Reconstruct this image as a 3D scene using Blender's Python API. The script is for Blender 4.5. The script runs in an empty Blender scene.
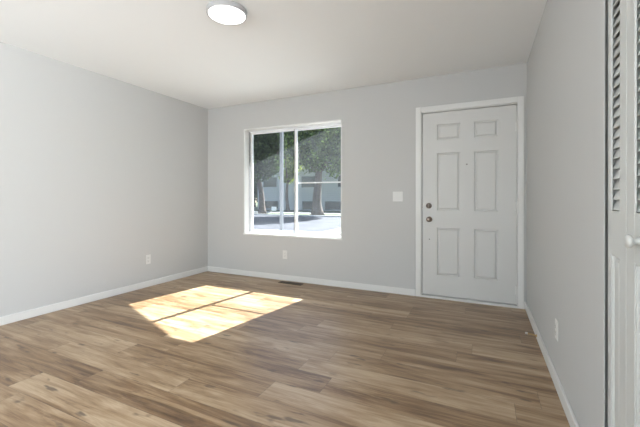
import bpy, bmesh, math, random
from mathutils import Vector, Matrix, noise
random.seed(7)
sc = bpy.context.scene
R = math.radians

# ------------------------------------------------------------------ camera
cam_d = bpy.data.cameras.new('camera')
cam = bpy.data.objects.new('camera', cam_d)
sc.collection.objects.link(cam)
cam.location = (0, 0, 1.0936)
cam.rotation_euler = (R(90), R(-0.05), R(25.40))
cam_d.sensor_width = 36
cam_d.lens = 343.4 / 640 * 36
cam_d.shift_y = -14.95 / 640
cam_d.clip_start = 0.02
cam_d.clip_end = 500
sc.camera = cam

# ------------------------------------------------------------------ world, sun, fill lamps, exposure
SUN_E = 31.0
SKY = 0.30
REAR_W = 260
SIDE_W = 420
sc.view_settings.view_transform = 'Standard'
sc.view_settings.look = 'None'
sc.view_settings.gamma = 1
sc.view_settings.use_curve_mapping = False
sc.view_settings.exposure = 0.04

w = bpy.data.worlds.new('sky')
sc.world = w
w.use_nodes = True
nt = w.node_tree
bg = nt.nodes['Background']
sky = nt.nodes.new('ShaderNodeTexSky')
sky.sky_type = 'NISHITA'
sky.sun_disc = False
sky.sun_elevation = R(43.4)
sky.sun_rotation = R(10)
sky.ozone_density = 2.0
nt.links.new(sky.outputs[0], bg.inputs[0])
bg.inputs[1].default_value = SKY

sd = bpy.data.lights.new('sun', 'SUN')
sd.energy = SUN_E
sd.angle = R(0.5)
sd.color = (0.96, 0.97, 1.0)
sun = bpy.data.objects.new('sun', sd)
sc.collection.objects.link(sun)
sun.rotation_euler = Vector((0.17, 1.0, 0.925)).to_track_quat('Z', 'Y').to_euler()


def area(name, loc, direction, sx, sy, power, color):
    d = bpy.data.lights.new(name, 'AREA')
    d.shape = 'RECTANGLE'
    d.size = sx
    d.size_y = sy
    d.energy = power
    d.color = color
    o = bpy.data.objects.new(name, d)
    sc.collection.objects.link(o)
    o.location = loc
    o.rotation_euler = (-Vector(direction)).to_track_quat('Z', 'Y').to_euler()
    return o


# fill lamps added inside two unseen windows, standing in for daylight
area('fill_lamp_rear', (-2.2, -2.93, 1.35), (-.1, .6, 1.6), 2.6, 1.7, REAR_W, (0.90, 0.95, 1.0))
area('fill_lamp_side', (2.93, -1.5, 1.35), (-1, -0.1, 0.95), 2.0, 1.7, SIDE_W, (0.92, 0.96, 1.0))


# ------------------------------------------------------------------ node helpers
def mat(name):
    m = bpy.data.materials.new(name)
    m.use_nodes = True
    t = m.node_tree
    return m, t, t.nodes['Principled BSDF']


def N(t, kind, **kw):
    n = t.nodes.new(kind)
    for k, v in kw.items():
        setattr(n, k, v)
    return n


def ramp(t, stops, interp='LINEAR'):
    n = t.nodes.new('ShaderNodeValToRGB')
    cr = n.color_ramp
    cr.interpolation = interp
    while len(cr.elements) < len(stops):
        cr.elements.new(0.5)
    for e, (p, c) in zip(cr.elements, stops):
        e.position = p
        e.color = (*c, 1) if len(c) == 3 else c
    return n


def plain(name, col, rough=0.5, metal=0.0, bump=0.0, bscale=200, var=0.0, vscale=3, spec=0.5):
    m, t, b = mat(name)
    b.inputs['Base Color'].default_value = (*col, 1)
    b.inputs['Roughness'].default_value = rough
    b.inputs['Metallic'].default_value = metal
    b.inputs['Specular IOR Level'].default_value = spec
    tc = N(t, 'ShaderNodeTexCoord')
    if var:
        n = N(t, 'ShaderNodeTexNoise')
        n.inputs['Scale'].default_value = vscale
        n.inputs['Detail'].default_value = 4
        t.links.new(tc.outputs['Object'], n.inputs['Vector'])
        a = tuple(max(0, c * (1 - var)) for c in col)
        d = tuple(min(1, c * (1 + var)) for c in col)
        r = ramp(t, [(0.3, a), (0.7, d)])
        t.links.new(n.outputs['Fac'], r.inputs[0])
        t.links.new(r.outputs[0], b.inputs['Base Color'])
    if bump:
        n = N(t, 'ShaderNodeTexNoise')
        n.inputs['Scale'].default_value = bscale
        n.inputs['Detail'].default_value = 3
        bp = N(t, 'ShaderNodeBump')
        bp.inputs['Strength'].default_value = bump
        bp.inputs['Distance'].default_value = 0.002
        t.links.new(tc.outputs['Object'], n.inputs['Vector'])
        t.links.new(n.outputs['Fac'], bp.inputs['Height'])
        t.links.new(bp.outputs[0], b.inputs['Normal'])
    return m


def floor_material():
    m, t, b = mat('oak_plank_flooring')
    L = t.links.new
    PW, PL = 0.18, 1.22
    tc = N(t, 'ShaderNodeTexCoord')
    sep = N(t, 'ShaderNodeSeparateXYZ')
    L(tc.outputs['Object'], sep.inputs[0])

    def M(op, a, b_=None, c=None):
        n = N(t, 'ShaderNodeMath', operation=op)
        for i, v in enumerate((a, b_, c)):
            if v is None:
                continue
            if isinstance(v, (int, float)):
                n.inputs[i].default_value = v
            else:
                L(v, n.inputs[i])
        return n.outputs[0]
    yrow = M('DIVIDE', M('ADD', sep.outputs[1], 20.035), PW)
    row = M('FLOOR', yrow)
    fy = M('FRACT', yrow)
    wn = N(t, 'ShaderNodeTexWhiteNoise', noise_dimensions='1D')
    L(row, wn.inputs['W'])
    xcol = M('DIVIDE', M('ADD', M('ADD', sep.outputs[0], 30.0), M('MULTIPLY', wn.outputs['Value'], PL * 3.7)), PL)
    col = M('FLOOR', xcol)
    fx = M('FRACT', xcol)
    pid = N(t, 'ShaderNodeCombineXYZ')
    L(row, pid.inputs[0])
    L(col, pid.inputs[1])
    w2 = N(t, 'ShaderNodeTexWhiteNoise', noise_dimensions='3D')
    L(pid.outputs[0], w2.inputs['Vector'])
    # grain coordinates: shifted per plank
    off = N(t, 'ShaderNodeVectorMath', operation='SCALE')
    L(w2.outputs['Color'], off.inputs[0])
    off.inputs['Scale'].default_value = 37.0
    add = N(t, 'ShaderNodeVectorMath', operation='ADD')
    L(tc.outputs['Object'], add.inputs[0])
    L(off.outputs[0], add.inputs[1])

    def noise_tex(sx, sy, scale, detail, rough, dist=0.0):
        mp = N(t, 'ShaderNodeMapping')
        mp.inputs['Scale'].default_value = (sx, sy, 1)
        L(add.outputs[0], mp.inputs[0])
        n = N(t, 'ShaderNodeTexNoise')
        n.inputs['Scale'].default_value = scale
        n.inputs['Detail'].default_value = detail
        n.inputs['Roughness'].default_value = rough
        n.inputs['Distortion'].default_value = dist
        L(mp.outputs[0], n.inputs['Vector'])
        return n.outputs['Fac']
    g1 = noise_tex(1, 9, 1.7, 6, 0.62, 0.6)       # broad bands along the plank
    g2 = noise_tex(1, 22, 5.0, 5, 0.7)            # fine grain
    kn = noise_tex(1.0, 3.2, 6.0, 2, 0.5, 0.0)    # dark knots / mineral streaks
    r1 = ramp(t, [(0.24, (0.085, 0.041, 0.017)), (0.40, (0.205, 0.118, 0.054)),
                  (0.54, (0.322, 0.212, 0.116)), (0.74, (0.470, 0.350, 0.228))])
    tone = M('ADD', M('MULTIPLY_ADD', g1, 1.05, -0.015), M('MULTIPLY', M('SUBTRACT', w2.outputs['Value'], 0.5), 0.21))
    tone = M('ADD', tone, M('MULTIPLY', M('SUBTRACT', g2, 0.5), 0.44))
    L(tone, r1.inputs[0])
    rk = ramp(t, [(0.0, (0, 0, 0)), (0.645, (0, 0, 0)), (0.74, (1, 1, 1))])
    L(kn, rk.inputs[0])
    mx = N(t, 'ShaderNodeMix', data_type='RGBA', blend_type='MIX')
    L(M('MULTIPLY', rk.outputs[0], 0.72), mx.inputs['Factor'])
    L(r1.outputs[0], mx.inputs['A'])
    mx.inputs['B'].default_value = (0.060, 0.034, 0.020, 1)
    # seams
    ey = M('MINIMUM', fy, M('SUBTRACT', 1.0, fy))
    ex = M('MINIMUM', fx, M('SUBTRACT', 1.0, fx))
    sy_ = M('LESS_THAN', ey, 0.0011 / PW)
    sx_ = M('LESS_THAN', ex, 0.0011 / PL)
    seam = M('MAXIMUM', sy_, sx_)
    mx2 = N(t, 'ShaderNodeMix', data_type='RGBA', blend_type='MIX')
    L(M('MULTIPLY', seam, 0.6), mx2.inputs['Factor'])
    L(mx.outputs['Result'], mx2.inputs['A'])
    mx2.inputs['B'].default_value = (0.045, 0.028, 0.018, 1)
    L(mx2.outputs['Result'], b.inputs['Base Color'])
    rr = N(t, 'ShaderNodeMapRange')
    rr.inputs['To Min'].default_value = 0.30
    rr.inputs['To Max'].default_value = 0.44
    L(g2, rr.inputs[0])
    L(rr.outputs[0], b.inputs['Roughness'])
    b.inputs['Specular IOR Level'].default_value = 0.85
    bp = N(t, 'ShaderNodeBump')
    bp.inputs['Strength'].default_value = 0.25
    bp.inputs['Distance'].default_value = 0.001
    L(M('SUBTRACT', g2, seam), bp.inputs['Height'])
    L(bp.outputs[0], b.inputs['Normal'])
    return m


def glass_material(name, film):
    m, t, b = mat(name)
    t.nodes.remove(b)
    out = t.nodes['Material Output']
    tr = N(t, 'ShaderNodeBsdfTransparent')
    tr.inputs[0].default_value = (0.93, 0.95, 0.94, 1)
    tl = N(t, 'ShaderNodeBsdfTranslucent')
    tl.inputs[0].default_value = (0.86, 0.92, 1.0, 1)
    gl = N(t, 'ShaderNodeBsdfGlossy')
    gl.inputs['Roughness'].default_value = 0.02
    tc = N(t, 'ShaderNodeTexCoord')
    n = N(t, 'ShaderNodeTexNoise')
    n.inputs['Scale'].default_value = 5
    n.inputs['Detail'].default_value = 5
    t.links.new(tc.outputs['Object'], n.inputs['Vector'])
    mr = N(t, 'ShaderNodeMapRange')
    mr.inputs['From Min'].default_value = 0.3
    mr.inputs['From Max'].default_value = 0.7
    mr.inputs['To Min'].default_value = film * 0.8
    mr.inputs['To Max'].default_value = film * 1.2
    t.links.new(n.outputs['Fac'], mr.inputs[0])
    m1 = N(t, 'ShaderNodeMixShader')
    t.links.new(mr.outputs[0], m1.inputs[0])
    t.links.new(tr.outputs[0], m1.inputs[1])
    t.links.new(tl.outputs[0], m1.inputs[2])
    fr = N(t, 'ShaderNodeFresnel')
    fr.inputs[0].default_value = 1.25
    m2 = N(t, 'ShaderNodeMixShader')
    t.links.new(fr.outputs[0], m2.inputs[0])
    t.links.new(m1.outputs[0], m2.inputs[1])
    t.links.new(gl.outputs[0], m2.inputs[2])
    t.links.new(m2.outputs[0], out.inputs[0])
    return m


def leaf_material(name, c1, c2):
    m, t, b = mat(name)
    geo = N(t, 'ShaderNodeNewGeometry')
    r = ramp(t, [(0.0, c1), (0.7, c2), (0.88, tuple(min(1, x * 1.3) for x in c2)), (1.0, tuple(min(1, x * 2.8) for x in c2))])
    t.links.new(geo.outputs['Random Per Island'], r.inputs[0])
    t.links.new(r.outputs[0], b.inputs['Base Color'])
    b.inputs['Roughness'].default_value = 0.6
    tl = N(t, 'ShaderNodeBsdfTranslucent')
    t.links.new(r.outputs[0], tl.inputs[0])
    mx = N(t, 'ShaderNodeMixShader')
    mx.inputs[0].default_value = 0.4
    t.links.new(b.outputs[0], mx.inputs[1])
    t.links.new(tl.outputs[0], mx.inputs[2])
    t.links.new(mx.outputs[0], t.nodes['Material Output'].inputs[0])
    return m


def siding_material(name, col, pitch, axis=2):
    m, t, b = mat(name)
    tc = N(t, 'ShaderNodeTexCoord')
    sep = N(t, 'ShaderNodeSeparateXYZ')
    t.links.new(tc.outputs['Object'], sep.inputs[0])
    d = N(t, 'ShaderNodeMath', operation='DIVIDE')
    t.links.new(sep.outputs[axis], d.inputs[0])
    d.inputs[1].default_value = pitch
    f = N(t, 'ShaderNodeMath', operation='FRACT')
    t.links.new(d.outputs[0], f.inputs[0])
    r = ramp(t, [(0.0, tuple(c * 0.35 for c in col)), (0.1, col), (1.0, col)])
    t.links.new(f.outputs[0], r.inputs[0])
    t.links.new(r.outputs[0], b.inputs['Base Color'])
    b.inputs['Roughness'].default_value = 0.8
    return m


# ------------------------------------------------------------------ mesh helpers
def obj(name, bm, m=None, parent=None, kind=None, label=None, smooth=False):
    me = bpy.data.meshes.new(name)
    bmesh.ops.recalc_face_normals(bm, faces=bm.faces)
    bm.to_mesh(me)
    bm.free()
    if smooth:
        for p in me.polygons:
            p.use_smooth = True
    if m:
        me.materials.append(m)
    o = bpy.data.objects.new(name, me)
    sc.collection.objects.link(o)
    if parent:
        o.parent = parent
    if kind:
        o['kind'] = kind
    if label:
        o['label'] = label
    return o


def thing(name, label, cat=None, loc=(0, 0, 0), kind=None, group=None):
    o = bpy.data.objects.new(name, None)
    sc.collection.objects.link(o)
    o.location = loc
    o.empty_display_size = 0.1
    o['label'] = label
    if cat:
        o['category'] = cat
    if kind:
        o['kind'] = kind
    if group:
        o['group'] = group
    return o


def tag(o, label, cat=None, group=None, kind=None):
    o['label'] = label
    if cat:
        o['category'] = cat
    if group:
        o['group'] = group
    if kind:
        o['kind'] = kind
    return o


def box(bm, x0, x1, y0, y1, z0, z1, bevel=0.0, seg=2):
    r = bmesh.ops.create_cube(bm, size=1)
    vs = r['verts']
    for v in vs:
        v.co = Vector((x0 + (v.co.x + .5) * (x1 - x0), y0 + (v.co.y + .5) * (y1 - y0), z0 + (v.co.z + .5) * (z1 - z0)))
    if bevel:
        es = {e for v in vs for e in v.link_edges}
        bmesh.ops.bevel(bm, geom=list(es), offset=bevel, segments=seg, profile=0.5, affect='EDGES')
    return bm


def B(*a, **k):
    return box(bmesh.new(), *a, **k)


def lathe(bm, prof, mtx, n=24):
    """prof: list of (radius, height) swept round local z, placed by mtx"""
    rings = []
    for r, z in prof:
        if r < 1e-6:
            rings.append([bm.verts.new(mtx @ Vector((0, 0, z)))])
        else:
            rings.append([bm.verts.new(mtx @ Vector((r * math.cos(2 * math.pi * i / n), r * math.sin(2 * math.pi * i / n), z))) for i in range(n)])
    for a, b in zip(rings, rings[1:]):
        if len(a) == 1 and len(b) == 1:
            continue
        for i in range(n):
            j = (i + 1) % n
            if len(a) == 1:
                bm.faces.new((a[0], b[i], b[j]))
            elif len(b) == 1:
                bm.faces.new((a[i], a[j], b[0]))
            else:
                bm.faces.new((a[i], a[j], b[j], b[i]))
    return bm


def tube(bm, pts, rads, n=8, cap=True):
    rings = []
    for i, p in enumerate(pts):
        p = Vector(p)
        d = (Vector(pts[min(i + 1, len(pts) - 1)]) - Vector(pts[max(i - 1, 0)])).normalized()
        up = Vector((0, 0, 1)) if abs(d.z) < 0.9 else Vector((1, 0, 0))
        a = d.cross(up).normalized()
        b = d.cross(a)
        r = rads[i] if isinstance(rads, (list, tuple)) else rads
        rings.append([bm.verts.new(p + a * r * math.cos(2 * math.pi * k / n) + b * r * math.sin(2 * math.pi * k / n)) for k in range(n)])
    for a, b in zip(rings, rings[1:]):
        for k in range(n):
            j = (k + 1) % n
            bm.faces.new((a[k], a[j], b[j], b[k]))
    if cap:
        bm.faces.new(rings[0])
        bm.faces.new(rings[-1][::-1])
    return bm


def wall_grid(us, vs, holes, place, d0, d1):
    """a wall with openings: cells between the cut lines, as closed boxes welded together"""
    bm = bmesh.new()
    def hole(i, j):
        if i < 0 or j < 0 or i >= len(us) - 1 or j >= len(vs) - 1:
            return True
        cu, cv = (us[i] + us[i + 1]) / 2, (vs[j] + vs[j + 1]) / 2
        return any(a < cu < b and c < cv < d for a, b, c, d in holes)
    def q(pts):
        bm.faces.new([bm.verts.new(place(*p)) for p in pts])
    for i in range(len(us) - 1):
        for j in range(len(vs) - 1):
            if hole(i, j):
                continue
            a, b, c, d = us[i], us[i + 1], vs[j], vs[j + 1]
            q([(a, d0, c), (b, d0, c), (b, d0, d), (a, d0, d)])
            q([(a, d1, c), (a, d1, d), (b, d1, d), (b, d1, c)])
            if hole(i - 1, j): q([(a, d0, c), (a, d0, d), (a, d1, d), (a, d1, c)])
            if hole(i + 1, j): q([(b, d0, c), (b, d1, c), (b, d1, d), (b, d0, d)])
            if hole(i, j - 1): q([(a, d0, c), (a, d1, c), (b, d1, c), (b, d0, c)])
            if hole(i, j + 1): q([(a, d0, d), (b, d0, d), (b, d1, d), (a, d1, d)])
    bmesh.ops.remove_doubles(bm, verts=bm.verts, dist=1e-5)
    return bm


# ------------------------------------------------------------------ materials
M_wall = plain('grey_wall_paint', (0.535, 0.537, 0.530), 0.75, bump=0.12, bscale=90, spec=0.3)
M_ceil = plain('white_ceiling_paint', (0.86, 0.88, 0.89), 0.85, bump=0.10, bscale=70, spec=0.2)
M_trim = plain('white_trim_paint', (0.72, 0.72, 0.705), 0.40)
M_door = plain('white_door_paint', (0.62, 0.62, 0.605), 0.45, bump=0.05, bscale=60)
M_bif = plain('white_closet_door_paint', (0.57, 0.58, 0.565), 0.45)
M_vinyl = plain('white_window_vinyl', (0.78, 0.79, 0.80), 0.35)
M_alu = plain('dark_window_gasket', (0.10, 0.10, 0.11), 0.5)
M_plate = plain('white_cover_plate', (0.70, 0.695, 0.675), 0.30)
M_slot = plain('dark_socket_slot', (0.05, 0.05, 0.05), 0.5)
M_knob = plain('aged_bronze', (0.30, 0.25, 0.22), 0.28, metal=1.0)
M_nickel = plain('satin_nickel', (0.62, 0.61, 0.58), 0.28, metal=1.0)
M_brass = plain('brass', (0.62, 0.45, 0.22), 0.32, metal=1.0)
M_rub = plain('white_rubber', (0.75, 0.73, 0.68), 0.6)
M_hinge = plain('painted_hinge', (0.72, 0.72, 0.70), 0.45)
M_vent = plain('brown_metal_register', (0.085, 0.062, 0.045), 0.5, metal=0.3)
M_dark = plain('closet_shade_black', (0.05, 0.05, 0.05), 0.9)  # near-black colour puts the closet's shade behind the louvres
M_rim = plain('grey_lamp_rim', (0.45, 0.45, 0.46), 0.4, metal=0.2)
M_floor = floor_material()
M_glass = glass_material('dusty_glass', 0.008)
M_grass = plain('grass', (0.075, 0.095, 0.04), 0.95, var=0.5, vscale=6)
M_conc = plain('pale_concrete', (0.50, 0.49, 0.47), 0.9, var=0.12, vscale=1.5)
M_asph = plain('shaded_worn_asphalt', (0.040, 0.042, 0.054), 0.9, var=0.45, vscale=0.8)  # colour lowered to put tree shade into the asphalt
M_bark = plain('bark', (0.13, 0.10, 0.085), 0.95, var=0.4, vscale=9, bump=0.6, bscale=14)
M_leaf_a = leaf_material('mid_green_leaves', (0.030, 0.058, 0.018), (0.14, 0.20, 0.06))
M_leaf_b = leaf_material('dark_green_leaves', (0.022, 0.040, 0.018), (0.06, 0.10, 0.035))
M_leaf_c = leaf_material('yellow_green_leaves', (0.12, 0.17, 0.04), (0.26, 0.32, 0.08))
M_side = siding_material('pale_grey_siding', (0.50, 0.51, 0.52), 0.2)
M_board = siding_material('weathered_fence_boards', (0.20, 0.19, 0.18), 0.15, axis=0)
M_roofs = plain('grey_shingles', (0.16, 0.15, 0.15), 0.95, var=0.3, vscale=8)
M_pane = plain('dark_house_glass', (0.03, 0.045, 0.05), 0.08)
M_ext = plain('exterior_paint', (0.55, 0.54, 0.52), 0.8)
M_porch = plain('porch_paint', (0.15, 0.16, 0.185), 0.6)

mlamp, t, b = mat('lamp_diffuser_glow')
b.inputs['Base Color'].default_value = (0.9, 0.9, 0.9, 1)
b.inputs['Emission Color'].default_value = (1.0, 0.99, 0.96, 1)
b.inputs['Emission Strength'].default_value = 2.6

# ------------------------------------------------------------------ room dimensions
XL, XR, YB, H = -3.749, 0.391, 3.951, 2.44
YO = 4.151                       # outer face of the front wall
WX0, WX1, WZ0, WZ1 = -3.073, -1.575, 0.585, 2.077
DX0, DX1, DZ1 = -0.633, 0.3255, 2.062
XE, YE = 3.0, -3.0               # the open room behind the camera

obj('floor', B(XL - .2, XE + .2, YE - .2, YO, -0.12, 0), M_floor, kind='structure')
obj('ceiling', B(XL - .2, XE + .2, YE - .2, YO, H, H + .15), M_ceil, kind='structure')
obj('wall_left', B(XL - .2, XL, YE - .2, YO, 0, H), M_wall, kind='structure')
obj('wall_back', wall_grid([XL, WX0, WX1, DX0, DX1, XE + .2], [0, WZ0, DZ1, WZ1, H],
    [(WX0, WX1, WZ0, WZ1), (DX0, DX1, 0, DZ1)], lambda u, d, v: Vector((u, d, v)), YB, YO), M_wall, kind='structure')
# right wall: from the entry door to the closet, its header, and the closet's far side
CY0, CY1, CZ = 0.806, 1.531, 2.04
wr = B(XR, XR + .12, CY1 + .040, YB, 0, H)
box(wr, XR, XR + .12, CY0, CY1 + .040, CZ, H)
box(wr, XR, XR + .12, CY0 - .5, CY0, 0, H)
obj('wall_right', wr, M_wall, kind='structure')
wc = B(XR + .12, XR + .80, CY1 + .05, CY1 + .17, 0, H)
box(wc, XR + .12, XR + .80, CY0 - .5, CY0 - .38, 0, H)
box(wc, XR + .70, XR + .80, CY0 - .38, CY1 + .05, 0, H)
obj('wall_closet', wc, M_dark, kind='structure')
rx0, rx1, rz0, rz1 = -3.6, -0.8, 0.45, 2.25
obj('wall_rear', wall_grid([XL, rx0, rx1, XE + .2], [0, rz0, rz1, H], [(rx0, rx1, rz0, rz1)],
    lambda u, d, v: Vector((u, d, v)), YE - .2, YE), M_wall, kind='structure')
obj('wall_side', wall_grid([YE, -2.6, -.4, YB], [0, rz0, rz1, H], [(-2.6, -.4, rz0, rz1)],
    lambda u, d, v: Vector((d, u, v)), XE, XE + .2), M_wall, kind='structure')


def added_window(name, label, f, u0, u1):  # unseen windows, added to give the fill lamps an opening
    r = thing(name, label, kind='structure')
    fr = bmesh.new()
    for a, b_, c, d in ((u0, u1, rz0, rz0 + .05), (u0, u1, rz1 - .05, rz1), (u0, u0 + .05, rz0, rz1),
                        (u1 - .05, u1, rz0, rz1), ((u0 + u1) / 2 - .03, (u0 + u1) / 2 + .03, rz0, rz1)):
        f(fr, a, b_, c, d, .10, .15)
    obj('window_frame', fr, M_vinyl, r)
    g = bmesh.new()
    f(g, u0 + .05, u1 - .05, rz0 + .05, rz1 - .05, .122, .128)
    obj('pane', g, M_glass, r)


added_window('window_2', 'unseen wide window added in the rear wall for the fill lamp',
            lambda bm, a, b_, c, d, n0, n1: box(bm, a, b_, YE - n1, YE - n0, c, d), rx0, rx1)
added_window('window_3', 'unseen window added in the far side wall for the fill lamp',
            lambda bm, a, b_, c, d, n0, n1: box(bm, XE + n0, XE + n1, a, b_, c, d), -2.6, -.4)

obj('trim_4', B(XR - .003, XR, CY1, CY1 + .050, .08, CZ, bevel=.001), M_wall, kind='structure')

# baseboards
def base(name, x0, x1, y0, y1):
    obj(name, B(x0, x1, y0, y1, 0, .074, bevel=.004), M_trim, kind='structure')


base('baseboard_left', XL, XL + .014, YE, YB)
base('baseboard_back', XL + .014, -.684, YB - .014, YB)
base('baseboard_back_right', .368, XR, YB - .012, YB)
base('baseboard_right', XR - .014, XR, CY1 + .045, YB - .014)

# ------------------------------------------------------------------ front window
win = thing('window_1', 'white sliding window of two panes in the back wall', kind='structure')
fb = bmesh.new()     # thin painted liner of the opening, with its bright edge on the room side
t_ = .014
box(fb, WX0, WX0 + t_, YB - .006, YB + .100, WZ0, WZ1, bevel=.002)
box(fb, WX1 - t_, WX1, YB - .006, YB + .100, WZ0, WZ1, bevel=.002)
box(fb, WX0, WX1, YB - .006, YB + .100, WZ1 - t_, WZ1, bevel=.002)
obj('window_casing', fb, M_trim, win)
obj('window_sill', B(WX0 - .004, WX1 + .004, YB - .012, YB + .100, WZ0 - .004, WZ0 + .018, bevel=.003), M_trim, win)
GX0, GX1, GZ0, GZ1 = WX0 + t_, WX1 - t_, WZ0 + .018, WZ1 - t_
FY = YB + .100


def frame(bm, x0, x1, z0, z1, y0, y1, w, bev=.003, top=None, bottom=None):
    top = top or w
    bottom = bottom or w
    box(bm, x0, x0 + w, y0, y1, z0, z1, bevel=bev)
    box(bm, x1 - w, x1, y0, y1, z0, z1, bevel=bev)
    box(bm, x0 + w, x1 - w, y0, y1, z1 - top, z1, bevel=bev)
    box(bm, x0 + w, x1 - w, y0, y1, z0, z0 + bottom, bevel=bev)
    return bm


obj('window_frame', frame(bmesh.new(), WX0, WX1, WZ0, WZ1, FY + .002, FY + .098, .020), M_vinyl, win)
MXC = -2.305
# left sash in the inner track, right sash in the outer one
ls = obj('sash', frame(bmesh.new(), WX0 + .028, MXC + .022, WZ0 + .028, WZ1 - .028, FY + .012, FY + .040, .030, bottom=.035), M_vinyl, win)
obj('pane', B(WX0 + .056, MXC - .006, FY + .024, FY + .028, WZ0 + .06, WZ1 - .055), M_glass, ls)
gk = bmesh.new()
box(gk, WX0 + .0145, WX0 + .0195, FY - .001, FY + .004, WZ0 + .02, WZ1 - .02)
box(gk, WX0 + .0262, WX0 + .0315, FY + .0095, FY + .0135, WZ0 + .03, WZ1 - .03)
box(gk, MXC - .013, MXC - .009, FY + .0105, FY + .0125, WZ0 + .04, WZ1 - .04)
obj('gasket', gk, M_alu, ls)
rs = obj('sash', frame(bmesh.new(), MXC - .022, WX1 - .014, WZ0 + .028, WZ1 - .028, FY + .054, FY + .082, .028, bottom=.035), M_vinyl, win)
obj('pane', B(MXC + .004, WX1 - .040, FY + .066, FY + .070, WZ0 + .06, WZ1 - .055), M_glass, rs)
obj('muntin', B(MXC + .004, WX1 - .040, FY + .062, FY + .074, 1.298, 1.314, bevel=.002), M_vinyl, rs)
obj('latch', B(MXC - .012, MXC + .010, FY + .000, FY + .012, 1.18, 1.25, bevel=.003), M_nickel, ls)

# ------------------------------------------------------------------ entry door
cas = bmesh.new()
cx0, cx1, cz1, cw = -.682, .368, 2.113, .058
for (x0, x1, z0, z1) in ((cx0, cx0 + cw, 0, cz1), (cx1 - cw, cx1, 0, cz1), (cx0 + cw, cx1 - cw, cz1 - cw, cz1)):
    box(cas, x0, x1, YB - .016, YB, z0, z1, bevel=.004)
obj('trim_1', cas, M_trim, kind='structure')
jb = bmesh.new()
box(jb, DX0, DX0 + .016, YB, YB + .12, 0, DZ1)
box(jb, DX1 - .016, DX1, YB, YB + .12, 0, DZ1)
box(jb, DX0 + .016, DX1 - .016, YB, YB + .12, DZ1 - .016, DZ1)
box(jb, DX0 + .016, DX0 + .03, YB + .052, YB + .07, 0, DZ1 - .016)
box(jb, DX1 - .03, DX1 - .016, YB + .052, YB + .07, 0, DZ1 - .016)
box(jb, DX0 + .03, DX1 - .03, YB + .052, YB + .07, DZ1 - .03, DZ1 - .016)
obj('trim_2', jb, M_trim, kind='structure')
tb = B(DX0 + .002, DX1 - .002, YB - .020, YB + .14, 0, .024, bevel=.005)
box(tb, DX0 + .002, DX1 - .002, YB + .0485, YB + .10, 0, .060)  # unseen strip added behind the slab to stop light leaking under it
obj('trim_3', tb, M_trim, kind='structure')

door = thing('door_1', 'white six-panel entry door in the back wall', kind='structure', loc=(0, 0, 0))
dx0, dx1, dz0, dz1 = -.611, .302, .034, 2.038
dy0, dy1 = YB + .006, YB + .048


def panelled(x0, x1, z0, z1, y0, y1, panels, s=(.009, .013, .018), dep=.013):
    """slab in the XZ plane facing -Y; each panel is a routed moulding round a raised field"""
    bm = bmesh.new()
    xs = sorted({x0, x1, *[p[0] for p in panels], *[p[1] for p in panels]})
    zs = sorted({z0, z1, *[p[2] for p in panels], *[p[3] for p in panels]})
    V = {(i, j): bm.verts.new((x, y0, z)) for i, x in enumerate(xs) for j, z in enumerate(zs)}
    pf = []
    for i in range(len(xs) - 1):
        for j in range(len(zs) - 1):
            f = bm.faces.new((V[i, j], V[i + 1, j], V[i + 1, j + 1], V[i, j + 1]))
            c = f.calc_center_median()
            if any(p[0] < c.x < p[1] and p[2] < c.z < p[3] for p in panels):
                pf.append(f)
    bmesh.ops.dissolve_limit
    border = [e for e in bm.edges if e.is_boundary]
    ex = bmesh.ops.extrude_edge_only(bm, edges=border)
    for v in [g for g in ex['geom'] if isinstance(g, bmesh.types.BMVert)]:
        v.co.y = y1
    bmesh.ops.holes_fill(bm, edges=[e for e in bm.edges if e.is_boundary], sides=0)
    # merge each panel's cells, then inset
    for p in panels:
        fs = [f for f in pf if f.is_valid and p[0] < f.calc_center_median().x < p[1] and p[2] < f.calc_center_median().z < p[3]]
        if len(fs) > 1:
            r = bmesh.ops.dissolve_faces(bm, faces=fs)
            f = r['region'][0]
        else:
            f = fs[0]
        for th, dp in ((s[0], dep), (s[1], 0), (s[2], -dep * .75)):
            bmesh.ops.inset_region(bm, faces=[f], thickness=th, depth=0)
            for v in f.verts:
                v.co.y += dp
    return bm


pz = [(.255, .775), (.962, 1.592), (1.735, 1.906)]
px_ = [(-.457, -.222), (-.086, .140)]
obj('door_slab', panelled(dx0, dx1, dz0, dz1, dy0, dy1, [(a, b_, c, d) for a, b_ in px_ for c, d in pz]), M_door, door)
ry = Matrix.Rotation(R(90), 4, 'X')     # local +z points to -Y (into the room)


def knob(name, z, m, prof):
    obj(name, lathe(bmesh.new(), prof, Matrix.Translation((-.540, dy0, z)) @ ry, 24), m, door, smooth=True)


kb = [(0, 0), (.031, 0), (.031, .004), (.026, .008), (.012, .010), (.011, .028), (.020, .034), (.0265, .044), (.026, .054), (.018, .061), (0, .063)]
db = [(0, 0), (.031, 0), (.031, .005), (.026, .010), (.024, .014), (.010, .015), (.010, .022), (0, .022)]
obj('door_knob', lathe(bmesh.new(), kb, Matrix.Translation((-.538, dy0 + .001, .865)) @ ry, 24), M_knob, door, label='aged bronze round door knob', smooth=True)
d_ = obj('deadbolt', lathe(bmesh.new(), db, Matrix.Translation((-.542, dy0 + .001, 1.015)) @ ry, 24), M_knob, door, label='aged bronze deadbolt above the knob', smooth=True)
obj('thumb_turn', B(-.547, -.537, dy0 - .038, dy0 - .020, .998, 1.032, bevel=.003), M_knob, d_)
obj('latch_plate', B(-.6155, -.610, dy0 - .004, dy0 + .022, .99, 1.04, bevel=.0012), M_knob, door)
obj('peephole', lathe(bmesh.new(), [(0, 0), (.012, 0), (.012, .003), (.007, .005), (.006, .003), (0, .003)], Matrix.Translation((-.155, dy0 + .0005, 1.458)) @ ry, 16), M_nickel, door, smooth=True)
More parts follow.
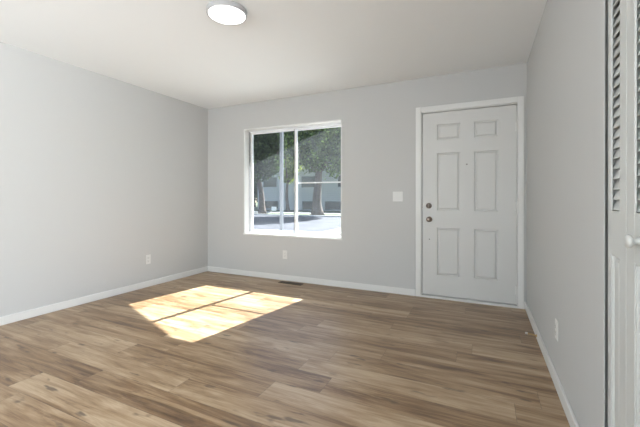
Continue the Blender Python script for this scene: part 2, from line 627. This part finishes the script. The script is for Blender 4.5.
obj('peephole_lens', lathe(bmesh.new(), [(0, .0025), (.0062, .0025), (.0045, .0042), (0, .005)], Matrix.Translation((-.155, dy0 + .0005, 1.458)) @ ry, 16), M_slot, bpy.data.objects['peephole'], smooth=True)
obj('screw_hole', lathe(bmesh.new(), [(0, 0), (.006, 0), (.005, .001), (0, .001)], Matrix.Translation((-.536, dy0 + .0003, .645)) @ ry, 10), M_slot, door)
for z in (1.815, 1.017, .175):
    hb = lathe(bmesh.new(), [(0, -.049), (.004, -.049), (.0065, -.045), (.0065, .045), (.004, .049), (0, .049)], Matrix.Translation((.3065, dy0 - .006, z)), 12)
    box(hb, .290, .3055, dy0 - .0025, dy0 + .001, z - .044, z + .044)
    obj('hinge', hb, M_hinge, door)

# ------------------------------------------------------------------ closet bifold doors (leaves of 18 cm)
def leaf_parts(parent, ya, yb, sa, sb):
    """one leaf: frame with louvres above and a raised panel below; hinge side ya > yb"""
    X0, X1 = XR + .003, XR + .033
    z0, z1 = .02, 2.02
    lz0, lz1, pz0, pz1 = 1.045, 1.935, .20, .908
    f = bmesh.new()
    # stiles: a front lip, and behind it a groove for the louvre ends, added to darken the gaps
    box(f, X0, X0 + .0045, ya - sa, ya, z0, z1, bevel=.0012)
    box(f, X0 + .004, X1, ya - sa + .018, ya, z0, z1)
    box(f, X0, X0 + .0045, yb, yb + sb, z0, z1, bevel=.0012)
    box(f, X0 + .004, X1, yb, yb + sb - .018, z0, z1)
    for a, b_ in ((z0, pz0), (pz1, lz0), (lz1, z1)):
        box(f, X0 + .0004, X1 - .0004, yb + sb - .018, ya - sa + .018, a, b_)
    fo = obj('leaf_frame', f, M_bif, parent)
    # thin moulding round the louvre opening
    mb = bmesh.new()
    for (y0, y1, a, b_) in ((ya - sa - .003, ya - sa + .001, lz0, lz1), (yb + sb - .001, yb + sb + .003, lz0, lz1),
                            (yb + sb, ya - sa, lz0, lz0 + .008), (yb + sb, ya - sa, lz1 - .008, lz1)):
        box(mb, X0 + .001, X0 + .005, y0, y1, a, b_, bevel=.0012)
    obj('moulding', mb, M_bif, fo)
    l = bmesh.new()
    n = int((lz1 - lz0 - .02) / .0345)
    for k in range(n):
        zc = lz0 + .028 + k * .0345
        s = B(-.019, .019, yb + sb - .017, ya - sa + .017, -.0022, .0022, bevel=.0012)
        # outer (room) edge low, inner edge high
        mtx = Matrix.Translation((X0 + .0145, 0, zc)) @ Matrix.Rotation(R(-68), 4, 'Y')
        s.transform(mtx)
        me = bpy.data.meshes.new('tmp')
        s.to_mesh(me)
        s.free()
        l.from_mesh(me)
        bpy.data.meshes.remove(me)
    obj('louvers', l, M_bif, parent)
    p = panelled(-(ya - sa), -(yb + sb), pz0, pz1, 0, .02, [(-(ya - sa) + .006, -(yb + sb) - .006, pz0 + .006, pz1 - .006)], s=(.006, .004, .014), dep=.006)
    p.transform(Matrix(((0, 1, 0, X0 + .003), (-1, 0, 0, 0), (0, 0, 1, 0), (0, 0, 0, 1))))
    obj('raised_panel', p, M_bif, parent)


def bifold(name, label, y_edges, knob_y):
    r = thing(name, label, kind='structure')
    for e in y_edges:
        leaf_parts(r, *e)
    mk = Matrix.Translation((XR + .0035, knob_y, .975)) @ Matrix.Rotation(R(-90), 4, 'Y')
    obj('door_knob', lathe(bmesh.new(), [(0, 0), (.012, 0), (.0095, .005), (.0085, .013), (.012, .018), (.0185, .022), (.0195, .026), (.0175, .031), (.010, .0335), (0, .034)], mk, 24), M_bif, r, smooth=True)


bifold('door_2', 'white louvered bifold closet door leaf pair nearest the entry', [(1.514, 1.347, .030, .055), (1.345, 1.170, .063, .030)], 1.241)
bifold('door_3', 'white louvered bifold closet door leaf pair nearest the camera', [(1.166, .991, .030, .063), (.989, .814, .063, .030)], 1.095)
# ------------------------------------------------------------------ ceiling lamp
lx, ly = -1.658, 1.936
lamp = thing('ceiling_light', 'round flush white ceiling light, lit, on the ceiling', 'ceiling light', (lx, ly, H))
obj('rim', lathe(bmesh.new(), [(0, 0), (.139, 0), (.141, -.004), (.141, -.030), (.138, -.035), (.130, -.035), (.128, -.030), (0, -.030)], Matrix.Identity(4), 64), M_rim, lamp, label='grey metal rim')
obj('diffuser', lathe(bmesh.new(), [(.1285, -.0305), (.1285, -.036), (.120, -.041), (.09, -.045), (.05, -.047), (0, -.0475)], Matrix.Identity(4), 64), mlamp, lamp, smooth=True, label='glowing white diffuser')

# ------------------------------------------------------------------ plates
def outlet(label, loc, rz):
    r = thing('wall_outlet', label, 'outlet', loc)
    r.rotation_euler = (0, 0, rz)
    obj('cover_plate', B(-.035, .035, -.006, 0, -.057, .057, bevel=.0025), M_plate, r)
    for s in (-1, 1):
        so = obj('socket', B(-.0165, .0165, -.0085, -.005, s * .0195 - .0135, s * .0195 + .0135, bevel=.003), M_plate, r)
        sl = bmesh.new()
        box(sl, -.0075, -.0055, -.0090, -.0080, s * .0195 - .001, s * .0195 + .008)
        box(sl, .0055, .0075, -.0090, -.0080, s * .0195 - .001, s * .0195 + .008)
        box(sl, -.002, .002, -.0090, -.0080, s * .0195 - .0095, s * .0195 - .0055)
        obj('slots', sl, M_slot, so)
    obj('screw', lathe(bmesh.new(), [(0, 0), (.003, 0), (.002, .001), (0, .0012)], Matrix.Translation((0, -.006, 0)) @ ry, 10), M_plate, r)
    return r


outlet('white wall outlet on the back wall below the window', (-2.392, YB, .343), 0)
outlet('white wall outlet on the left wall above its baseboard', (XL, 2.928, .338), R(90))
outlet('white wall outlet on the right wall past the entry door', (XR, 2.40, .330), R(-90))

sw = thing('light_switch', 'white double light switch plate beside the entry door', 'light switch', (-.885, YB, 1.118))
obj('cover_plate', B(-.058, .058, -.006, 0, -.057, .057, bevel=.0025), M_plate, sw)
for s in (-1, 1):
    rk_ = obj('rocker', B(s * .023 - .0165, s * .023 + .0165, -.0095, -.005, -.033, .033, bevel=.002), M_plate, sw)

# floor register
vt = thing('floor_vent', 'brown slotted floor vent under the window', 'floor vent', (-2.235, 3.835, 0))
vf = bmesh.new()
box(vf, -.165, .165, -.045, -.033, 0, .006, bevel=.0015)
box(vf, -.165, .165, .033, .045, 0, .006, bevel=.0015)
box(vf, -.165, -.150, -.033, .033, 0, .006, bevel=.0015)
box(vf, .150, .165, -.033, .033, 0, .006, bevel=.0015)
obj('frame', vf, M_vent, vt)
vs_ = bmesh.new()
for k in range(21):
    x = -.148 + k * .0148
    box(vs_, x - .0022, x + .0022, -.034, .034, .0005, .005)
box(vs_, -.15, .15, -.002, .002, .0005, .0054)
obj('slats', vs_, M_vent, vt)
obj('duct_plate', B(-.15, .15, -.033, .033, .0001, .0012), M_slot, vt)

# spring door stop on the right baseboard
ds = thing('door_stop', 'brass spring door stop on the right baseboard', 'door stop', (XR - .014, 3.125, .032))
ds.rotation_euler = (0, 0, R(-22))
rot = Matrix.Rotation(R(-90), 4, 'Y')
obj('base', lathe(bmesh.new(), [(0, -.001), (.011, -.001), (.011, .003), (.006, .007), (0, .007)], rot, 16), M_brass, ds, smooth=True)
sp = bmesh.new()
tube(sp, [(-.006 - .058 * i / 160, .0052 * math.cos(i * 2 * math.pi / 12), .0052 * math.sin(i * 2 * math.pi / 12)) for i in range(161)], .0013, n=5)
obj('spring', sp, M_brass, ds, smooth=True)
obj('tip', lathe(bmesh.new(), [(0, .062), (.0075, .062), (.0085, .066), (.0085, .076), (.006, .080), (0, .080)], rot, 16), M_rub, ds, smooth=True, label='pale rubber tip')

# ------------------------------------------------------------------ porch outside the window and door
porch = thing('porch', 'pale gabled porch roof on a post outside the window', 'porch', (0, YO, 0))
pY = 5.10 - YO


def rake(x):
    return 2.52 + .325 * (x + 2.89)


rf = bmesh.new()
x0, x1, xm = -3.36, 2.6, -.4


def prism(bm, pts, y0, y1):
    a = [bm.verts.new((x, y0, z)) for x, z in pts]
    b_ = [bm.verts.new((x, y1, z)) for x, z in pts]
    bm.faces.new(a)
    bm.faces.new(b_[::-1])
    for i in range(len(pts)):
        j = (i + 1) % len(pts)
        bm.faces.new((a[i], b_[i], b_[j], a[j]))


zm = rake(xm)
prism(rf, [(x0, rake(x0) + .02), (xm, zm + .02), (xm, zm + .16), (x0, rake(x0) + .16)], 0, pY - .03)
prism(rf, [(xm, zm + .02), (2 * xm - x0, rake(x0) + .02), (2 * xm - x0, rake(x0) + .16), (xm, zm + .16)], 0, pY - .03)
obj('roof', rf, M_roofs, porch)
fa = bmesh.new()
prism(fa, [(x0, rake(x0)), (xm, zm), (xm, zm + .17), (x0, rake(x0) + .17)], pY - .03, pY)
prism(fa, [(xm, zm), (2 * xm - x0, rake(x0)), (2 * xm - x0, rake(x0) + .17), (xm, zm + .17)], pY - .03, pY)
obj('fascia', fa, M_porch, porch)
pp = B(-3.108, -3.056, pY - .15, pY - .10, -.18, 2.30, bevel=.006)
box(pp, -3.135, -3.025, pY - .18, pY - .07, 2.27, 2.42, bevel=.006)
box(pp, -3.13, -3.03, pY - .175, pY - .075, -.18, -.05, bevel=.006)
obj('post', pp, M_porch, porch)

# ------------------------------------------------------------------ grounds
obj('ground', B(-70, 40, YO, 90, -.5, -.22), M_grass, kind='structure')
obj('driveway', B(-5.5, -1.0, 4.6, 13.5, -.22, -.16, bevel=.01), M_conc, kind='structure')
obj('street', B(-60, 30, 9.2, 22.0, -.22, -.19), M_asph, kind='structure')
obj('sidewalk', B(-60, 30, 26.2, 27.6, -.22, -.17, bevel=.01), M_conc, kind='structure')
kb_ = B(-60, 30, 22.0, 22.18, -.22, -.10, bevel=.02)
obj('kerb', kb_, M_conc, kind='structure')


# ------------------------------------------------------------------ trees
def leaves(n_cl, per, rad, crad, size, seed):
    rnd = random.Random(seed)
    verts, faces = [], []
    for _ in range(n_cl):
        while True:
            c = Vector((rnd.uniform(-1, 1), rnd.uniform(-1, 1), rnd.uniform(-1, 1)))
            if .35 < c.length < 1:
                break
        c = Vector((c.x * rad[0], c.y * rad[1], c.z * rad[2]))
        cr = crad * rnd.uniform(.6, 1.2)
        for _ in range(per):
            d = Vector((rnd.gauss(0, 1), rnd.gauss(0, 1), rnd.gauss(0, .8))) * cr * .5
            p = c + d
            q_ = math.sqrt((p.x / rad[0]) ** 2 + (p.y / rad[1]) ** 2 + (p.z / rad[2]) ** 2)
            if q_ > 1.08:
                p *= 1.08 / q_ * rnd.uniform(.9, 1)
            s = size * rnd.uniform(.6, 1.3)
            a = Vector((rnd.gauss(0, 1), rnd.gauss(0, 1), rnd.gauss(0, 1))).normalized()
            b_ = a.orthogonal().normalized()
            k = len(verts)
            verts += [p - a * s, p + b_ * s * .42, p + a * s, p - b_ * s * .42]
            faces.append((k, k + 1, k + 2, k + 3))
    me = bpy.data.meshes.new('crown')
    me.from_pydata([tuple(v) for v in verts], [], faces)
    me.update()
    return me


def trunk_bm(h, r, lean=(0, 0), forks=4, seed=1):
    rnd = random.Random(seed)
    bm = bmesh.new()
    pts, rad = [], []
    for i in range(9):
        f = i / 8
        pts.append((lean[0] * f + .06 * math.sin(5 * f + seed), lean[1] * f + .05 * math.cos(4 * f + seed), -.05 + h * f))
        rad.append(r * (1.55 if i == 0 else 1.15 if i == 1 else 1.0 - .35 * f))
    tube(bm, pts, rad, n=12)
    top = Vector(pts[-1])
    for k in range(forks):
        a = 2 * math.pi * k / forks + rnd.uniform(-.4, .4)
        o = Vector((math.cos(a), math.sin(a), 0))
        L_ = rnd.uniform(2.0, 3.2)
        q = [top - Vector((0, 0, .3)), top + o * .45 * L_ + Vector((0, 0, .35 * L_)), top + o * .8 * L_ + Vector((0, 0, .95 * L_))]
        tube(bm, q, [r * .5, r * .32, r * .12], n=8)
    return bm


def tree(label, x, y, h, r, rad, cz, mleaf, n_cl=70, per=170, crad=1.1, size=.17, lean=(0, 0), seed=1, group=None, coff=(0, 0)):
    o = thing('tree', label, 'tree', (x, y, -.2), group=group)
    obj('trunk', trunk_bm(h, r, lean, seed=seed), M_bark, o, smooth=True)
    me = leaves(n_cl, per, rad, crad, size, seed)
    me.materials.append(mleaf)
    c = bpy.data.objects.new('crown', me)
    sc.collection.objects.link(c)
    c.parent = o
    c.location = (coff[0] + lean[0], coff[1] + lean[1], cz)
    return o


tree('broad street tree with thick flared trunk seen through the right pane', -11.5, 23.8, 3.6, .38, (3.0, 3.0, 3.6), 6.6, M_leaf_a, n_cl=95, per=190, seed=3, coff=(.5, 0))
tree('dark leaning tree seen through the left pane', -16.3, 23.4, 3.2, .26, (2.25, 2.6, 3.4), 6.3, M_leaf_b, n_cl=85, per=190, lean=(-.55, .2), seed=5)
tree('sunlit yellow-green tree between porch post and window mullion', -17.6, 29.5, 3.2, .18, (1.9, 1.5, 3.2), 6.2, M_leaf_c, n_cl=40, per=150, crad=.9, seed=8)
gr = 'tall trees behind the far houses'
gl = 'tall dense green tree behind the far house and fence'
for i, (x, y, rr_, cz, ml) in enumerate([(-34, 46, 3.9, 7.0, M_leaf_b), (-24, 46, 3.9, 7.0, M_leaf_a), (-14, 46, 3.9, 8.0, M_leaf_b),
                              (-39.5, 57, 4.6, 9.5, M_leaf_a), (-27.5, 57, 4.6, 9.5, M_leaf_b), (-16.0, 57, 4.6, 9.5, M_leaf_a)]):
    tree(gl, x, y, 4.5, .3, (rr_, 3.0, 6.5), cz, ml, n_cl=130, per=150, crad=1.6, size=.30, seed=20 + i, group=gr)

# ------------------------------------------------------------------ far house and fence
hs = thing('house', 'pale grey house with horizontal siding across the street', 'house', (-14.5, 33, -.2))
hw = B(-9.2, 9, 0, 6, 0, 5.2)
obj('wall', hw, M_side, hs)
hr = bmesh.new()
prism(hr, [(-9.7, 5.1), (9.5, 5.1), (9.5, 5.25), (-9.7, 5.25)], -.5, 7.5)
vv = [hr.verts.new(c) for c in ((-9.7, -.5, 5.25), (9.5, -.5, 5.25), (9.5, 7.5, 5.25), (-9.7, 7.5, 5.25), (-9.4, 3.5, 7.0), (9.2, 3.5, 7.0))]
for f in ((0, 1, 5, 4), (2, 3, 4, 5), (3, 0, 4), (1, 2, 5)):
    hr.faces.new([vv[i] for i in f])
obj('roof', hr, M_roofs, hs)
for (a, b_, c, d) in ((-8.4, -6.6, 2.6, 3.7), (-8.2, -6.4, .15, 1.0), (-3.4, -1.6, 2.5, 3.7), (.9, 3.2, 2.5, 3.7), (-3.3, -1.9, .1, 1.0), (-.6, 1.5, .1, 1.0), (2.0, 4.0, .1, 1.0)):
    wfr = obj('window', frame(bmesh.new(), a, b_, c, d, -.04, .02, .04, bev=0), M_porch, hs)
    obj('pane', B(a + .03, b_ - .03, -.02, -.01, c + .03, d - .03), M_pane, wfr)
fn = thing('fence', 'grey weathered board fence left of the far house', 'fence', (-30, 31.5, -.2))
obj('boards', B(-9, 6.2, 0, .03, .05, 2.3), M_board, fn)
for k in range(7):
    obj('post', B(-9 + k * 2.26 - .05, -9 + k * 2.26 + .05, -.06, .0, 0, 2.45), M_vinyl, fn)
sg = thing('sign', 'small white sign on thin legs by the far kerb', 'sign', (-14.9, 22.9, -.2))
obj('panel', B(-.22, .22, -.015, .015, .34, .64, bevel=.004), M_vinyl, sg)
for s in (-1, 1):
    obj('leg', B(s * .12 - .01, s * .12 + .01, -.01, .01, 0, .33), M_alu, sg)
